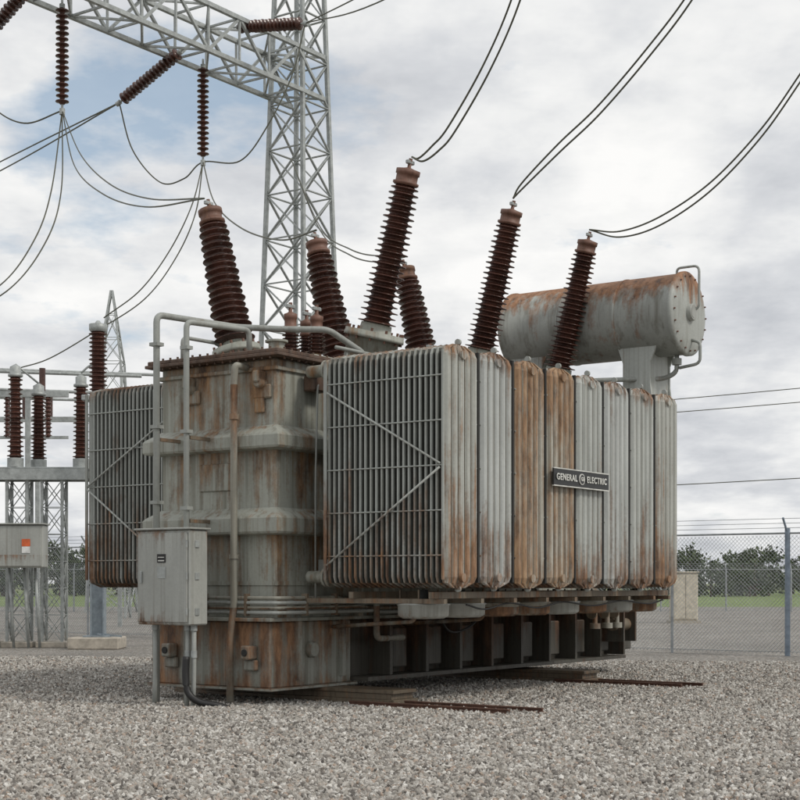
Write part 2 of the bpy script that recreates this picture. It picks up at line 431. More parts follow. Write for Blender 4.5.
for i,(u,v) in enumerate(((1.35,3.75),(1.75,3.55),(2.0,3.95),(5.9,4.2),(4.4,4.3))):
    bushing('neutral_bushing_%d'%(i+1),u,v,0,6.02 if i!=4 else 5.95,n=6,r0=.15,r1=.13,turr=.13,tl=.22)
# ---- conservator
t=MB(o0)
cz=6.80; R=.76; uc=9.4
t.lathe((uc,.70,cz),(uc,4.5,cz),[(-.06,.0),(-.05,.55),(0,R*.97),(.03,R+.03),(.09,R+.03),(.10,R),(3.66,R),(3.67,R+.02),(3.72,R+.02),(3.75,R*.95),(3.86,R*.7),(3.93,R*.35),(3.95,.0)],'cons',56)
t.lathe((uc,.60,cz),(uc,.66,cz),[(0,.10),(.06,.10)],'cons',20)
for i in range(20):
    a=2*math.pi*i/20; t.cyl((uc+math.cos(a)*.70,.66,cz+math.sin(a)*.70),(uc+math.cos(a)*.70,.72,cz+math.sin(a)*.70),.016,'cap',6)
for vv in (1.9,3.1): t.lathe((uc,vv,cz),(uc,vv+.03,cz),[(0,R+.012),(.03,R+.012)],'cons',56)
t.lathe((uc-.1,.56,cz+.0),(uc-.1,.66,cz+.0),[(0,.14),(.02,.16),(.10,.16)],'cab',20)
t.lathe((uc-.1,.555,cz+.0),(uc-.1,.56,cz+.0),[(0,.11),(.006,.11)],'cab',20)
t.obj('conservator_tank',tr)
t=MB(o0)
for (vc) in (1.55,3.9):
    pr=[(vc+.42,6.25),(vc+.30,5.9),(vc+.30,5.35),(vc+.42,5.05)]
    rt=[(vc-.42,6.25),(vc-.26,5.9),(vc-.26,5.5),(vc-.30,5.2),(vc-.10,4.92),(vc+.3,4.8)]
    poly=pr+[(vc+1.3,5.0),(vc+1.3,4.7)]+rt[::-1] if vc<2 else pr+[(vc+.5,5.0),(vc-.5,5.0)]+rt[:3][::-1]
    for ua,ub in ((8.95,9.0),(9.8,9.85)):
        n=len(poly); vs=[(ua,a,b) for a,b in poly]+[(ub,a,b) for a,b in poly]
        t.add(vs,[tuple(range(n)),tuple(range(2*n-1,n-1,-1))]+[(i,(i+1)%n,n+(i+1)%n,n+i) for i in range(n)],'rad_clean')
    t.box((9.0,vc-.24,5.2),(9.8,vc-.21,6.12),'rad_clean'); t.box((9.0,vc+.24,5.2),(9.8,vc+.27,6.12),'rad_clean')
t.box((8.9,1.3,4.72),(9.9,2.75,4.86),'tank')
t.tube(bend([(9.4,.95,6.1),(9.4,.95,5.72),(9.4,1.2,5.62),(8.4,2.1,5.55),(8.4,2.9,5.55),(8.4,3.1,5.05)]),.045,'pipe',10)
t.cyl((9.4,.95,5.86),(9.4,.95,5.98),.09,'pipe',14)
t.tube(bend([(9.4,.95,7.5),(9.4,.95,7.68),(9.4,.50,7.68),(9.4,.50,6.9),(9.4,.66,6.82)]),.024,'pipe',8)
t.tube(bend([(9.4,.66,6.3),(9.4,.48,6.25),(9.4,.48,5.85),(9.4,.9,5.8)]),.03,'pipe',8)
t.tube(bend([(9.3,3.4,6.1),(9.3,3.4,5.5),(7.2,3.4,5.5),(7.2,3.4,5.05)]),.06,'pipe',10)
t.obj('conservator_support',tr)
# ---- pipework
t=MB(o0)
pu=-.87
t.tube(bend([(pu,4.45,.02),(pu,4.45,5.66),(.6,4.2,5.66),(.9,3.5,5.6),(1.2,2.9,5.58),(2.0,2.8,5.3),(2.0,2.9,5.05)],.12),.048,'pipe',12)
t.tube(bend([(pu,3.86,.02),(pu,3.86,5.50),(.2,3.6,5.50),(.2,3.6,5.08)],.1),.042,'pipe',12)
for z in (2.9,4.0,5.2):
    t.box((pu-.07,4.37,z),(pu+.07,4.53,z+.05),'pipe')
    t.box((pu-.06,3.79,z-.1),(pu+.06,3.93,z-.05),'pipe')
t.box((pu+.05,4.42,3.82),(U0-.1,4.47,3.87),'rustp'); t.box((pu+.05,3.83,3.82),(U0-.1,3.88,3.87),'rustp')
t.box((pu+.05,3.83,2.62),(U0-.1,3.88,2.67),'rustp')
t.tube(bend([(U0-.05,3.26,4.86),(U0-.26,3.30,4.88),(U0-.26,3.32,4.6),(U0-.26,3.32,1.45),(U0-.3,3.36,.9),(U0-.3,3.36,.05)],.06),.052,'riser',12)
t.cyl((U0-.26,3.32,4.1),(U0-.26,3.32,4.18),.07,'riser',12); t.cyl((U0-.26,3.32,2.1),(U0-.26,3.32,2.16),.07,'riser',12)
for i,z in enumerate((1.54,1.47,1.40,1.33)):
    o=.20+.02*(i%2)
    t.tube(bend([(U0-o,4.4-.15*i,z),(U0-o,V0-o,z),(1.0+.3*i,V0-o,z),(1.3+.3*i,V0-o+.1,z-.03),(3.2,V0-o+.1,z-.03)],.12),.026,'pipe' if i%2 else 'riser',8)
for vv in (3.1,3.9,4.5): t.box((U0-.25,vv,1.28),(U0-.16,vv+.04,1.6),'rustp')
for uu in (.2,.9): t.box((uu,V0-.25,1.28),(uu+.04,V0-.15,1.6),'rustp')
t.tube(bend([(1.2,2.75,5.30),(2.0,2.75,5.30),(8.6,2.75,5.30)],.1),.03,'pipe',8)
for uu in (1.5,3.6,5,7.2): t.cyl((uu,2.78,5.08),(uu,2.78,5.30),.025,'pipe',8)
t.tube(bend([(.1,4.85,5.05),(.1,4.85,5.5),(.9,4.8,5.5),(.9,4.8,5.05)],.1),.03,'pipe',8)
t.tube(bend([(7.3,3.1,5.05),(7.3,3.1,5.6),(8.1,3.1,5.7)],.1),.04,'pipe',8)
t.tube(bend([(1.9,2.5,1.7),(1.9,2.5,.9),(2.6,2.5,.9)],.1),.05,'riser',10)
t.tube(spline([(3.2,2.2,1.5),(3.3,2.2,1.1),(3.8,2.3,.95),(4.4,2.3,1.1),(4.6,2.2,1.5)],6),.02,'black',6)
t.box((.75,V0-.30,1.85),(.98,V0-.02,2.1),'cab',.01)
t.box((.4,V0-.22,4.55),(.75,V0-.02,4.78),'lid',.02)
t.tube(bend([(.6,V0-.15,4.7),(.45,V0-.25,4.6),(.4,V0-.25,3.2),(.4,V0-.25,1.5)],.1),.016,'pipe',6)
t.obj('pipework',tr)
# ---- control cabinet
t=MB(o0)
t.box((-1.30,3.39,1.16),(-.93,4.42,2.50),'cab',.02)
t.box((-1.325,3.43,1.20),(-1.303,4.38,2.46),'cab',.008)
t.box((-1.34,3.36,2.503),(-.90,4.45,2.53),'cab',.006)
t.box((-1.335,3.83,2.04),(-1.327,3.99,2.16),'plate'); t.box((-1.338,3.85,2.06),(-1.336,3.97,2.075),'letter');t.box((-1.338,3.85,2.11),(-1.336,3.97,2.12),'letter')
t.box((-1.332,3.83,1.82),(-1.327,3.99,1.98),'steel')
for z in (1.35,1.85,2.3):
    t.cyl((-1.335,3.42,z-.05),(-1.335,3.42,z+.05),.014,'steel',8)
    t.box((-1.2,3.375,z-.05),(-1.12,3.388,z+.05),'steel',.004)
t.box((-1.355,4.28,1.75),(-1.327,4.31,1.92),'steel',.004)
for vv in (3.5,3.62,4.25):
    t.tube(bend([(-1.1,vv,1.2),(-1.1,vv,.5),(-1.1,vv+.02,.0)],.2),.034,'pipe',10)
    t.cyl((-1.1,vv,1.08),(-1.1,vv,1.16),.05,'steel',12)
    if vv<4: t.cyl((-1.1,vv,.70),(-1.1,vv,.80),.044,'steel',12)
t.tube(spline([(-1.2,3.56,.72),(-1.22,3.55,.45),(-1.22,3.50,.22),(-1.15,3.36,.09),(-1.0,3.18,.04),(-.8,3.0,-.04)],6),.05,'black',12)
t.obj('control_cabinet',tr)

for uu,v0,v1 in ((.35,-.75,1.9),(.80,-1.0,1.25),(6.35,-.5,1.9),(6.75,-.7,1.25)):
    g,o=group('steel_rail',uu,(v0+v1)/2)
    t=MB(o); t.box((uu,v0,.012),(uu+.13,v1,.03),'wood'); t.box((uu+.05,v0,.03),(uu+.08,v1,.06),'wood'); t.box((uu+.035,v0,.06),(uu+.095,v1,.075),'wood'); t.obj('rail',g)

# ================================================================ GANTRY
def mast(t,cu,cv,z0,z1,w0,w1,bay,leg,br,k='steel'):
    n=max(1,round((z1-z0)/bay)); 
    def c(z,i):
        w=(w0+(w1-w0)*(z-z0)/(z1-z0))/2; sx,sy=((-1,-1),(1,-1),(1,1),(-1,1))[i]
        return Vector((cu+sx*w,cv+sy*w,z))
    for i in range(4): t.beam(c(z0,i),c(z1,i),leg,k)
    for j in range(n):
        a=z0+(z1-z0)*j/n; b=z0+(z1-z0)*(j+1)/n
        for i in range(4):
            i2=(i+1)%4
            t.beam(c(a,i),c(b,i2),br,k,br*.4); t.beam(c(a,i2),c(b,i),br,k,br*.4)
            t.beam(c(b,i),c(b,i2),br,k,br*.4)
gu,gv=18.4,17.3
ga,o=group('lattice_gantry',gu,gv)
t=MB(o); mast(t,gu,gv,0,24,2.1,.8,1.35,.11,.075)
t.box((gu-1.3,gv-1.3,0),(gu-.8,gv+1.3,.3),'concrete'); t.box((gu+.8,gv-1.3,0),(gu+1.3,gv+1.3,.3),'concrete')
t.obj('mast_1',ga)
t=MB(o); mast(t,-8,gv,0,20,2.1,.9,1.35,.13,.06); t.obj('mast_2',ga)
t=MB(o)
zb,zt,bw=16.25,17.5,.62
n=21; us=np.linspace(-8,gu+.4,n+1)
for s_ in (-1,1):
    for z in (zb,zt): t.beam((us[0],gv+s_*bw,z),(us[-1],gv+s_*bw,z),.12,'steel')
    for i in range(n):
        a,b=us[i],us[i+1]
        t.beam((a,gv+s_*bw,zb if i%2 else zt),(b,gv+s_*bw,zt if i%2 else zb),.075,'steel')
        t.beam((a,gv+s_*bw,zb),(a,gv+s_*bw,zt),.055,'steel')
for i in range(n):
    for z in (zb,zt):
        t.beam((us[i],gv-bw,z),(us[i],gv+bw,z),.055,'steel')
        t.beam((us[i],gv-bw if i%2 else gv+bw,z),(us[i+1],gv+bw if i%2 else gv-bw,z),.055,'steel')
t.obj('truss_beam',ga)
def istring(p,q,n,nm='insulator_string',r=.15,g=.25):
    p=Vector(p);q=Vector(q);d=(q-p).normalized()
    e=bpy.data.objects.new(nm,None); S.collection.objects.link(e); e.location=p
    t=MB(p); t.cyl(p,p+d*g,.03,'steel',8); insulator(t,p+d*g,q-d*.15,n,r,r,.06,.06,18); t.cyl(q-d*.15,q,.03,'steel',8)
    t.obj('discs',e)
    t=MB(p); t.lathe(q-d*.05,q+d*.1,[(0,.07),(.15,.07)],'steel',10); t.lathe(p+d*(g-.1),p+d*g,[(0,.07),(.1,.07)],'steel',10); t.obj('fittings',e)
N1=Vector((-8.40,37.3,13.5)); N2=Vector((-5.45,41.5,13.4))
istring(N1+Vector((0,0,2.8)),N1,17,r=.17); istring(N2+Vector((0,0,2.85)),N2,17,r=.17)
N0=T(3.9,17.3,13.5); istring(N0+Vector((0,0,2.8)),N0,17,r=.17)
E2=Vector((-7.92,42.3,15.3)); istring((-5.87,40.9,16.35),E2,17,r=.18)
E1=Vector((-10.9,37.8,15.0)); istring((-8.99,36.45,16.25),E1,17,r=.18)
R2=Vector((-2.59,41.0,17.05)); istring((-4.72,42.5,17.5),R2,17,r=.18)

def cable(paths,r=.02,nm='overhead_conductor'):
    p0=Vector(paths[0][0])
    e=bpy.data.objects.new(nm,None); S.collection.objects.link(e); e.location=p0
    t=MB(p0)
    for p in paths: t.tube(spline(p,10),r,'cable',6)
    t.obj('strands',e)
def twin(p,off):
    n=len(p); return [tuple(Vector(a)+Vector(off)*(0 if i==0 else min(1,i/1.5))) for i,a in enumerate(p)]
A=[(.184,23.47,8.42),(.36,23.35,8.32),(.60,23.15,8.43),(.84,22.9,8.65),(1.34,22.3,9.38),(1.72,21.5,10.1),(1.98,20.5,10.95),(2.1,18,12.8)]
B=[(1.96,26.0,8.42),(2.12,25.8,8.55),(2.69,25.2,9.0),(3.28,24.6,9.45),(3.93,23.6,10.05),(4.44,22.6,10.6),(5.04,21,11.5),(5.6,18.5,13)]
C=[(3.57,28.3,8.42),(4.11,28,8.32),(4.73,27.3,8.42),(5.46,26.4,8.80),(6.12,25.5,9.45),(6.56,24.6,10.1),(7.02,23.4,10.9),(7.33,22,11.8),(7.6,20,13)]
cable([A,twin(A,(-.10,.1,.10))],.016); cable([B,twin(B,(-.02,.1,.16))],.016); cable([C,twin(C,(0,.1,-.14))],.016)
D=[tuple(N1),(-7.6,35,11.5),(-6.15,31,9.8),(-4.675,27.5,8.65),(-3.11,23.82,7.86)]
cable([D,[tuple(N1),(-7.45,35,11.75),(-6.0,31,10.0),(-4.6,27.5,8.8),(-3.11,23.82,7.86)]],.015)
Ee=[tuple(N2),(-4.7,38,11.4),(-3.6,34,9.8),(-2.36,29.5,8.5),(-1.45,25.96,7.86)]
cable([Ee],.018)
F=[(-3.2,44,14.2),(-2.03,38,10.7),(-1.1,33,8.97),(-.4,30,8.17),(.097,28.17,7.88)]
cable([F,twin(F,(0,.1,.15))],.016)
cable([[tuple(E2),(-7.5,42.1,13.9),(-6.7,41.9,12.95),(-6.0,41.7,13.0),tuple(N2),(-4.39,41.2,13.35),(-3.61,41,14.27),(-2.95,41,15.64),tuple(R2)]],.02)
cable([[tuple(E1),(-10.3,37.7,13.8),(-9.4,37.5,13.25),tuple(N1)]],.02)
for E in (E1,E2):
    cable([[tuple(E),tuple(E+Vector((-5.4,7.7,.2))),tuple(E+Vector((-16,24,1.5))),tuple(E+Vector((-40,60,4)))],
           [tuple(E),tuple(E+Vector((-5.4,7.7,.5))),tuple(E+Vector((-16,24,1.9))),tuple(E+Vector((-40,60,4.5)))]],.022)
cable([[tuple(R2),tuple(R2+Vector((2.4,-6,-1.6))),tuple(R2+Vector((8,-16,-2.5)))],[tuple(R2),tuple(R2+Vector((2.4,-6,-1.2))),tuple(R2+Vector((8,-16,-2.1)))]],.018)
cable([[tuple(N1),(-8.60,37,11.44),(-8.9,36.5,10.1),(-9.6,36,8.9),(-11,36,8.2)],[tuple(N1),(-8.36,37,11.4),(-8.65,36.5,10.0),(-9.45,36,8.75),(-11,36,8.0)]],.018)
d2=[tuple(N2),(-5.69,41,12.08),(-6.29,41,10.85),(-7.1,41,9.76),(-8.1,41,9.0)]
d3=[tuple(N2),(-5.60,41.1,11.9),(-6.15,41.1,10.65),(-7.0,41,9.5),(-8.34,41,8.62),(-9.57,41,7.9),(-10.44,41,7.62)]
cable([d2,d3],.018)
for (a,b,sag) in (((14,82,12.2),(60,70,15.6),.6),((14,82,11.5),(60,70,14.6),.6),((14,75,7.0),(60,62,9.2),.4)):
    a=Vector(a);b=Vector(b); st=a-(b-a)*.5
    cable([[tuple(st),tuple((st+b)/2-Vector((0,0,sag))),tuple(b)]],.025,'distant_power_line')

# ================================================================ LEFT SWITCHGEAR
cb,o=wgroup('circuit_breaker',-10,41)
t=MB(o)
for x in (-11.6,-10.65,-9.7):
    mast(t,x+.25,41,.15,4.55,.55,.55,.7,.07,.045,'steel'); t.box((x-.15,40.5,0),(x+.65,41.5,.16),'concrete',.02)
t.box((-13,40.55,4.55),(-8.45,40.67,4.85),'steel'); t.box((-13,41.35,4.55),(-8.45,41.47,4.85),'steel')
for x in (-12.5,-11.5,-10.4,-9.4,-8.5): t.box((x,40.68,4.6),(x+.1,41.34,4.8),'steel')
t.box((-13,40.6,4.853),(-8.45,41.42,4.9),'steel',.01)
t.tube(bend([(-11.0,40.9,2.2),(-11.0,40.9,0)]),.05,'steel',8)
for x in (-10.9,-10.5,-10.1,-9.8): t.tube([(x,40.3,2.2),(x+.1,40.4,0)],.04,'steel',8)
t.obj('support_frame',cb)
t=MB(o)
for x,zt,y in ((-12.0,7.4,41),(-10.46,7.45,40.8),(-9.95,7.0,41.3),(-8.72,7.2,41)):
    t.cyl((x,y,4.9),(x,y,5.15),.22,'steel',20)
    insulator(t,(x,y,5.15),(x,y,zt-.1),17,.23,.2,.14,.12,22)
    t.lathe((x,y,zt-.1),(x,y,zt+.25),[(0,.16),(.02,.2),(.08,.2),(.1,.15),(.28,.15),(.35,.03)],'steel',20)
t.tube([(-10.46,40.8,7.7),(-9.95,41.3,7.25)],.03,'steel',8)
t.tube(spline([(-8.72,41,7.5),(-8.4,41,7.7),(-8.1,41,7.3),(-8.1,41,6.9)]),.03,'steel',8)
t.obj('bushings',cb)
t=MB(o)
t.box((-10.72,39.7,2.16),(-9.45,40.3,3.3),'cab',.03); t.box((-10.68,39.67,2.2),(-9.49,39.697,3.26),'cab',.008)
t.box((-10.0,39.655,2.55),(-9.78,39.667,2.72),'white'); t.box((-10.0,39.655,2.725),(-9.78,39.667,2.92),'orange')
t.box((-10.77,39.62,3.303),(-9.40,40.35,3.34),'cab',.008)
t.obj('operating_cabinet',cb)
cb2,o=wgroup('post_insulator_stand',-8.05,40)
t=MB(o)
t.box((-8.75,39.4,0),(-7.4,40.6,.32),'concrete',.03)
t.box((-8.24,39.85,.36),(-8.20,40.15,6.6),'bluesteel'); t.box((-7.90,39.85,.36),(-7.86,40.15,6.6),'bluesteel'); t.box((-8.20,39.98,.36),(-7.90,40.02,6.6),'bluesteel')
t.box((-8.4,39.7,.323),(-7.7,40.3,.36),'bluesteel'); t.beam((-8.05,39.9,.4),(-7.4,39.9,.34),.05,'bluesteel')
t.box((-8.45,39.75,6.6),(-7.6,40.25,6.75),'steel',.02)
t.obj('column',cb2)
t=MB(o); insulator(t,(-8.05,40,6.75),(-8.05,40,8.45),15,.25,.25,.16,.16,22); t.lathe((-8.05,40,8.45),(-8.05,40,8.75),[(0,.2),(.05,.24),(.2,.24),(.22,.1),(.3,.04)],'steel',20); t.obj('insulator',cb2)
bs,o=wgroup('bus_support_structure',-18,52)
t=MB(o)
for x,y in ((-15.7,52),(-12.9,52),(-11.2,60),(-14.5,60),(-18.4,52),(-17.5,60)):
    t.beam((x,y,0),(x,y,8.3),.16,'steel')
    for dx in (-.5,.5): t.cyl((x+dx,y,8.3),(x+dx,y,9.2),.11,'porc',12)
t.beam((-19,52,8.3),(-11.5,52,8.3),.2,'steel'); t.beam((-18.5,60,8.3),(-10.5,60,8.3),.2,'steel')
for y,z in ((52,9.3),(56,9.9),(60,9.3),(54,8.9)): t.cyl((-20,y,z),(-9.3,y+2,z-.1),.06,'steel',10)
t.beam((-19,52,6.8),(-11.5,52,6.8),.1,'steel')
for x in (-15.0,-13.6,-12.2): insulator(t,(x,52,6.8),(x,52,8.2),10,.14,.14,.08,.08,14)
t.obj('frame',bs)
lt,o=wgroup('lattice_tower',-17.3,90)
t=MB(o); mast(t,-17.3,90,0,15,2.6,1.3,2,.12,.08); mast(t,-17.3,90,15,19.3,1.3,.1,1.4,.10,.07)
t.obj('tower_frame',lt)
for x,h in ((-14.3,10.5),(-23.5,12),(-27,12)):
    lt,o=wgroup('lattice_tower',x,75); t=MB(o); mast(t,x,75,0,h,1.4,.7,1.4,.1,.06); t.obj('tower_frame',lt)

# ================================================================ FENCES
def fence(x0,y0,dx,dy,ta,tb,H,cell,wr,post=3.0,bigpost=None,pr=.035):
    e=bpy.data.objects.new('chain_link_fence',None); S.collection.objects.link(e); e.location=(x0,y0,0)
    o=(x0,y0,0); t=MB(o); D=Vector((dx,dy,0)).normalized(); Nn=Vector((-D.y,D.x,0))
    P=lambda s,z:Vector((x0,y0,0))+D*s+Vector((0,0,z))
    h=H-.1
    def wire(a,b):
        d=(b-a).normalized(); x=Nn; y=d.cross(x)
        vs=[q+x*wr*math.cos(g)+y*wr*math.sin(g) for q in(a,b) for g in(0,2.094,4.189)]
        t.add(vs,[(0,1,4,3),(1,2,5,4),(2,0,3,5)],'fence')
    s=ta-h
    while s<tb:
        for sg in (1,-1):
            a0,z0=(s,.05) if sg>0 else (s,.05+h)
            z1=(.05+h if sg>0 else .05)
            fa=max(0,(ta-a0)/h); fb=min(1,(tb-a0)/h)
            if fb>fa:
                K=6
                for q in range(K):
                    f0=fa+(fb-fa)*q/K; f1=fa+(fb-fa)*(q+1)/K
                    wire(P(a0+h*f0,z0+(z1-z0)*f0),P(a0+h*f1,z0+(z1-z0)*f1))
        s+=cell
    t.obj('mesh_wire',e)
    t=MB(o)
    s=math.ceil(ta/post)*post
    while s<=tb:
        big=bigpost is not None and abs(s-bigpost)<.01
        r=pr*1.9 if big else pr
        k='fenceblue' if big else 'fence'
        t.cyl(P(s,0),P(s,H+(.12 if big else .02)),r,k,12)
        t.beam(P(s,H),P(s,H+.36)+Nn*.3,.04,k)
        s+=post
    t.cyl(P(ta,H),P(tb,H),.024,'fence',8); t.cyl(P(ta,.1),P(tb,.1),.008,'fence',6)
    for i in range(3):
        f=.35+.3*i; t.tube([P(ta,H+.36*f)+Nn*.3*f,P(tb,H+.36*f)+Nn*.3*f],.007,'fence',5)
    t.obj('posts_and_rails',e)
fence(9.3,36,-.819,.574,-9,42,2.95,.10,.0045,3.0,0)
fence(12,92,1,.0,-50,50,2.6,.22,.006,4.0,None,.05)

e,o=wgroup('utility_cabinet',12.6,66)
t=MB(o); t.box((11.9,65.4,.12),(13.0,66.3,2.2),'beige',.05); t.box((11.8,65.3,0),(13.1,66.4,.12),'concrete'); t.box((11.95,65.37,.2),(12.42,65.398,2.1),'beige',.01); t.box((12.46,65.37,.2),(12.95,65.398,2.1),'beige',.01); t.box((11.85,65.35,2.203),(13.05,66.35,2.26),'beige',.01)
t.obj('body',e)

# ================================================================ GROUND
def sheet(name,pts,z,mat):
    me=bpy.data.meshes.new(name); me.from_pydata([(x,y,z) for x,y in pts],[],[tuple(range(len(pts)))]); me.materials.append(mat)
    o=bpy.data.objects.new(name,me); S.collection.objects.link(o); return o
def gravelmat():
    m,t,b=newmat('gravel')
    co=t.new('ShaderNodeTexCoord').outputs['Object']
    v=t.new('ShaderNodeTexVoronoi'); v.inputs['Scale'].default_value=24; t.link(co,v.inputs['Vector'])
    sep=t.new('ShaderNodeSeparateColor'); t.link(v.outputs['Color'],sep.inputs[0])
    c=t.ramp(sep.outputs[0],[(0,(.15,.14,.125)),(.3,(.265,.25,.225)),(.6,(.36,.34,.31)),(.85,(.46,.44,.40)),(1,(.58,.56,.52))])
    c=t.mix(t.ramp(sep.outputs[1],[(.75,0.),(.95,.6)]),c,(.34,.25,.19))
    edge=t.ramp(v.outputs['Distance'],[(.35,0.),(.75,1.)])
    c=t.mix(t.math('MULTIPLY',edge,.65),c,(.07,.065,.055))
    big=t.ramp(t.noise(co,.35,4,.6),[(.35,.78),(.65,1.1)])
    mm=t.new('ShaderNodeMix',data_type='RGBA',blend_type='MULTIPLY'); mm.inputs[0].default_value=1
    t.link(c,mm.inputs[6]); t.link(big,mm.inputs[7])
    t.link(mm.outputs[2],b.inputs['Base Color']); b.inputs['Roughness'].default_value=.9
    bump(t,b,t.math('SUBTRACT',1.,v.outputs['Distance']),.8,.03)
    return m
gm=gravelmat()
gr,gt,gb=newmat('meadow_ground')
co=gt.new('ShaderNodeTexCoord').outputs['Object']
gt.link(gt.ramp(gt.noise(co,.05,4,.6),[(.3,(.10,.14,.045)),(.55,(.17,.20,.07)),(.75,(.26,.25,.12))]),gb.inputs['Base Color']); gb.inputs['Roughness'].default_value=.95
sheet('ground',[(-2500,-200),(2500,-200),(2500,4000),(-2500,4000)],0,gr)
sheet('gravel_yard',[(-150,-60),(150,-60),(150,110),(-150,118)],.004,gm)
mgm,mt,mb_=newmat('mown_grass')
co=mt.new('ShaderNodeTexCoord').outputs['Object']
mt.link(mt.ramp(mt.noise(mt.mapping(co,(.3,1,1)),.2,4,.7),[(.3,(.10,.15,.035)),(.7,(.20,.26,.07))]),mb_.inputs['Base Color']); mb_.inputs['Roughness'].default_value=.95
sheet('grass_field',[(-400,118),(400,104),(400,330),(-400,330)],.008,mgm)

sm,stn,sb=newmat('gravel_stone')
oi=stn.new('ShaderNodeObjectInfo').outputs['Random']
c=stn.ramp(oi,[(0,(.11,.10,.09)),(.15,(.22,.20,.18)),(.35,(.33,.31,.275)),(.55,(.39,.365,.33)),(.62,(.36,.275,.215)),(.68,(.41,.385,.35)),(.88,(.52,.50,.46)),(1,(.66,.64,.60))])
stn.link(c,sb.inputs['Base Color']); sb.inputs['Roughness'].default_value=.9
vs=[];fs=[]
def quad(p,z):
    o=len(vs); vs.extend([(x,y,z) for x,y in p]); fs.append((o,o+1,o+2,o+3))
for k in range(4): quad([(-4.6,11.2),(4.6,11.2),(5.8,16),(-5.8,16)],.004+.004*k)
for k in range(3): quad([(-5.8,16),(5.8,16),(7.4,21),(-7.4,21)],.004+.004*k)
for k in range(2): quad([(-7.4,21),(7.4,21),(9,27),(-9,27)],.004+.003*k)
quad([(-9,27),(9,27),(10,33),(-11,36)],.004)
me=bpy.data.meshes.new('gravel'); me.from_pydata(vs,[],fs); go=bpy.data.objects.new('gravel',me); S.collection.objects.link(go)
ng=bpy.data.node_groups.new('gravel_scatter','GeometryNodeTree')
ng.interface.new_socket('Geometry',in_out='INPUT',socket_type='NodeSocketGeometry'); ng.interface.new_socket('Geometry',in_out='OUTPUT',socket_type='NodeSocketGeometry')
N=ng.nodes; L=ng.links
gi=N.new('NodeGroupInput'); gout=N.new('NodeGroupOutput')
dp=N.new('GeometryNodeDistributePointsOnFaces'); dp.inputs['Density'].default_value=160
ico=N.new('GeometryNodeMeshIcoSphere'); ico.inputs['Radius'].default_value=1; ico.inputs['Subdivisions'].default_value=2
sp=N.new('GeometryNodeSetPosition'); nz=N.new('ShaderNodeTexNoise'); nz.inputs['Scale'].default_value=1.3
sub=N.new('ShaderNodeVectorMath'); sub.operation='SUBTRACT'; sub.inputs[1].default_value=(.5,.5,.5)
scl=N.new('ShaderNodeVectorMath'); scl.operation='SCALE'; scl.inputs['Scale'].default_value=1.6
L.new(nz.outputs['Color'],sub.inputs[0]); L.new(sub.outputs[0],scl.inputs[0]); L.new(scl.outputs[0],sp.inputs['Offset']); L.new(ico.outputs['Mesh'],sp.inputs['Geometry'])
mt_=N.new('GeometryNodeSetMaterial'); mt_.inputs['Material'].default_value=sm; L.new(sp.outputs[0],mt_.inputs['Geometry'])
iop=N.new('GeometryNodeInstanceOnPoints'); L.new(gi.outputs[0],dp.inputs['Mesh']); L.new(dp.outputs['Points'],iop.inputs['Points']); L.new(mt_.outputs[0],iop.inputs['Instance'])
rv=N.new('FunctionNodeRandomValue'); rv.data_type='FLOAT_VECTOR'; rv.inputs[0].default_value=(0,0,0); rv.inputs[1].default_value=(6.28,6.28,6.28)
sv=N.new('FunctionNodeRandomValue'); sv.data_type='FLOAT_VECTOR'; sv.inputs[0].default_value=(.012,.012,.010); sv.inputs[1].default_value=(.042,.034,.028); sv.inputs['Seed'].default_value=5
L.new(rv.outputs[0],iop.inputs['Rotation']); L.new(sv.outputs[0],iop.inputs['Scale']); L.new(iop.outputs[0],gout.inputs[0])
md=go.modifiers.new('scatter','NODES'); md.node_group=ng

# ================================================================ TREES (distant mass, one object)
lm,lt_,lb=newmat('foliage')
co=lt_.new('ShaderNodeTexCoord').outputs['Object']
lt_.link(lt_.ramp(lt_.noise(co,.3,3,.7),[(.3,(.03,.045,.018)),(.55,(.055,.08,.028)),(.75,(.10,.12,.045))]),lb.inputs['Base Color']); lb.inputs['Roughness'].default_value=.8
M['leaf']=lm; M['bark']=simple('bark',(.12,.09,.07),.9)
allv=[];trunk=MB((0,200,0))
def tree(x,y,h):
    w=h*random.uniform(.42,.7); n=int(400+h*30)
    cl=[]
    for _ in range(9):
        a=random.uniform(0,6.28); r=w*random.uniform(.1,.8); cl.append((x+math.cos(a)*r,y+math.sin(a)*r,h*random.uniform(.15,.78),w*random.uniform(.28,.5)))
    cl.append((x,y,h*.8,w*.38))
    trunk.cyl((x,y,0),(x,y,h*.7),.12+h*.015,'bark',6,.05)
    for c in cl[:4]: trunk.beam((x,y,h*.3),(c[0],c[1],c[2]),.1,'bark')
    per=n//len(cl)
    for c in cl:
        d=rng.normal(size=(per,3)); d/=np.linalg.norm(d,axis=1)[:,None]; rr=c[3]*rng.uniform(.4,1.1,size=(per,1))
        p=np.array(c[:3])+d*rr*np.array([1,1,.8]); p[:,2]=np.maximum(p[:,2],.1); s=rng.uniform(.2,.42,size=(per,1))*(.5+h/14)
        a=rng.normal(size=(per,3)); a/=np.linalg.norm(a,axis=1)[:,None]; b=np.cross(a,d); b/=np.linalg.norm(b,axis=1)[:,None]+1e-6
        allv.append(np.stack([p-a*s,p-b*s*.6,p+a*s,p+b*s*.6],1))
for i in range(95):
    x=-95+i*2.2+random.uniform(-1,1); y=215+random.uniform(-14,30)
    h=random.uniform(5,8.0) if x>0 else random.uniform(7.5,11.5)
    tree(x,y,h)
for i in range(90):
    tree(-92+i*2.3+random.uniform(-1,1),198+random.uniform(-6,6),random.uniform(2.4,4.8))
V=np.concatenate(allv).reshape(-1,3); V-=np.array([0,200,0])
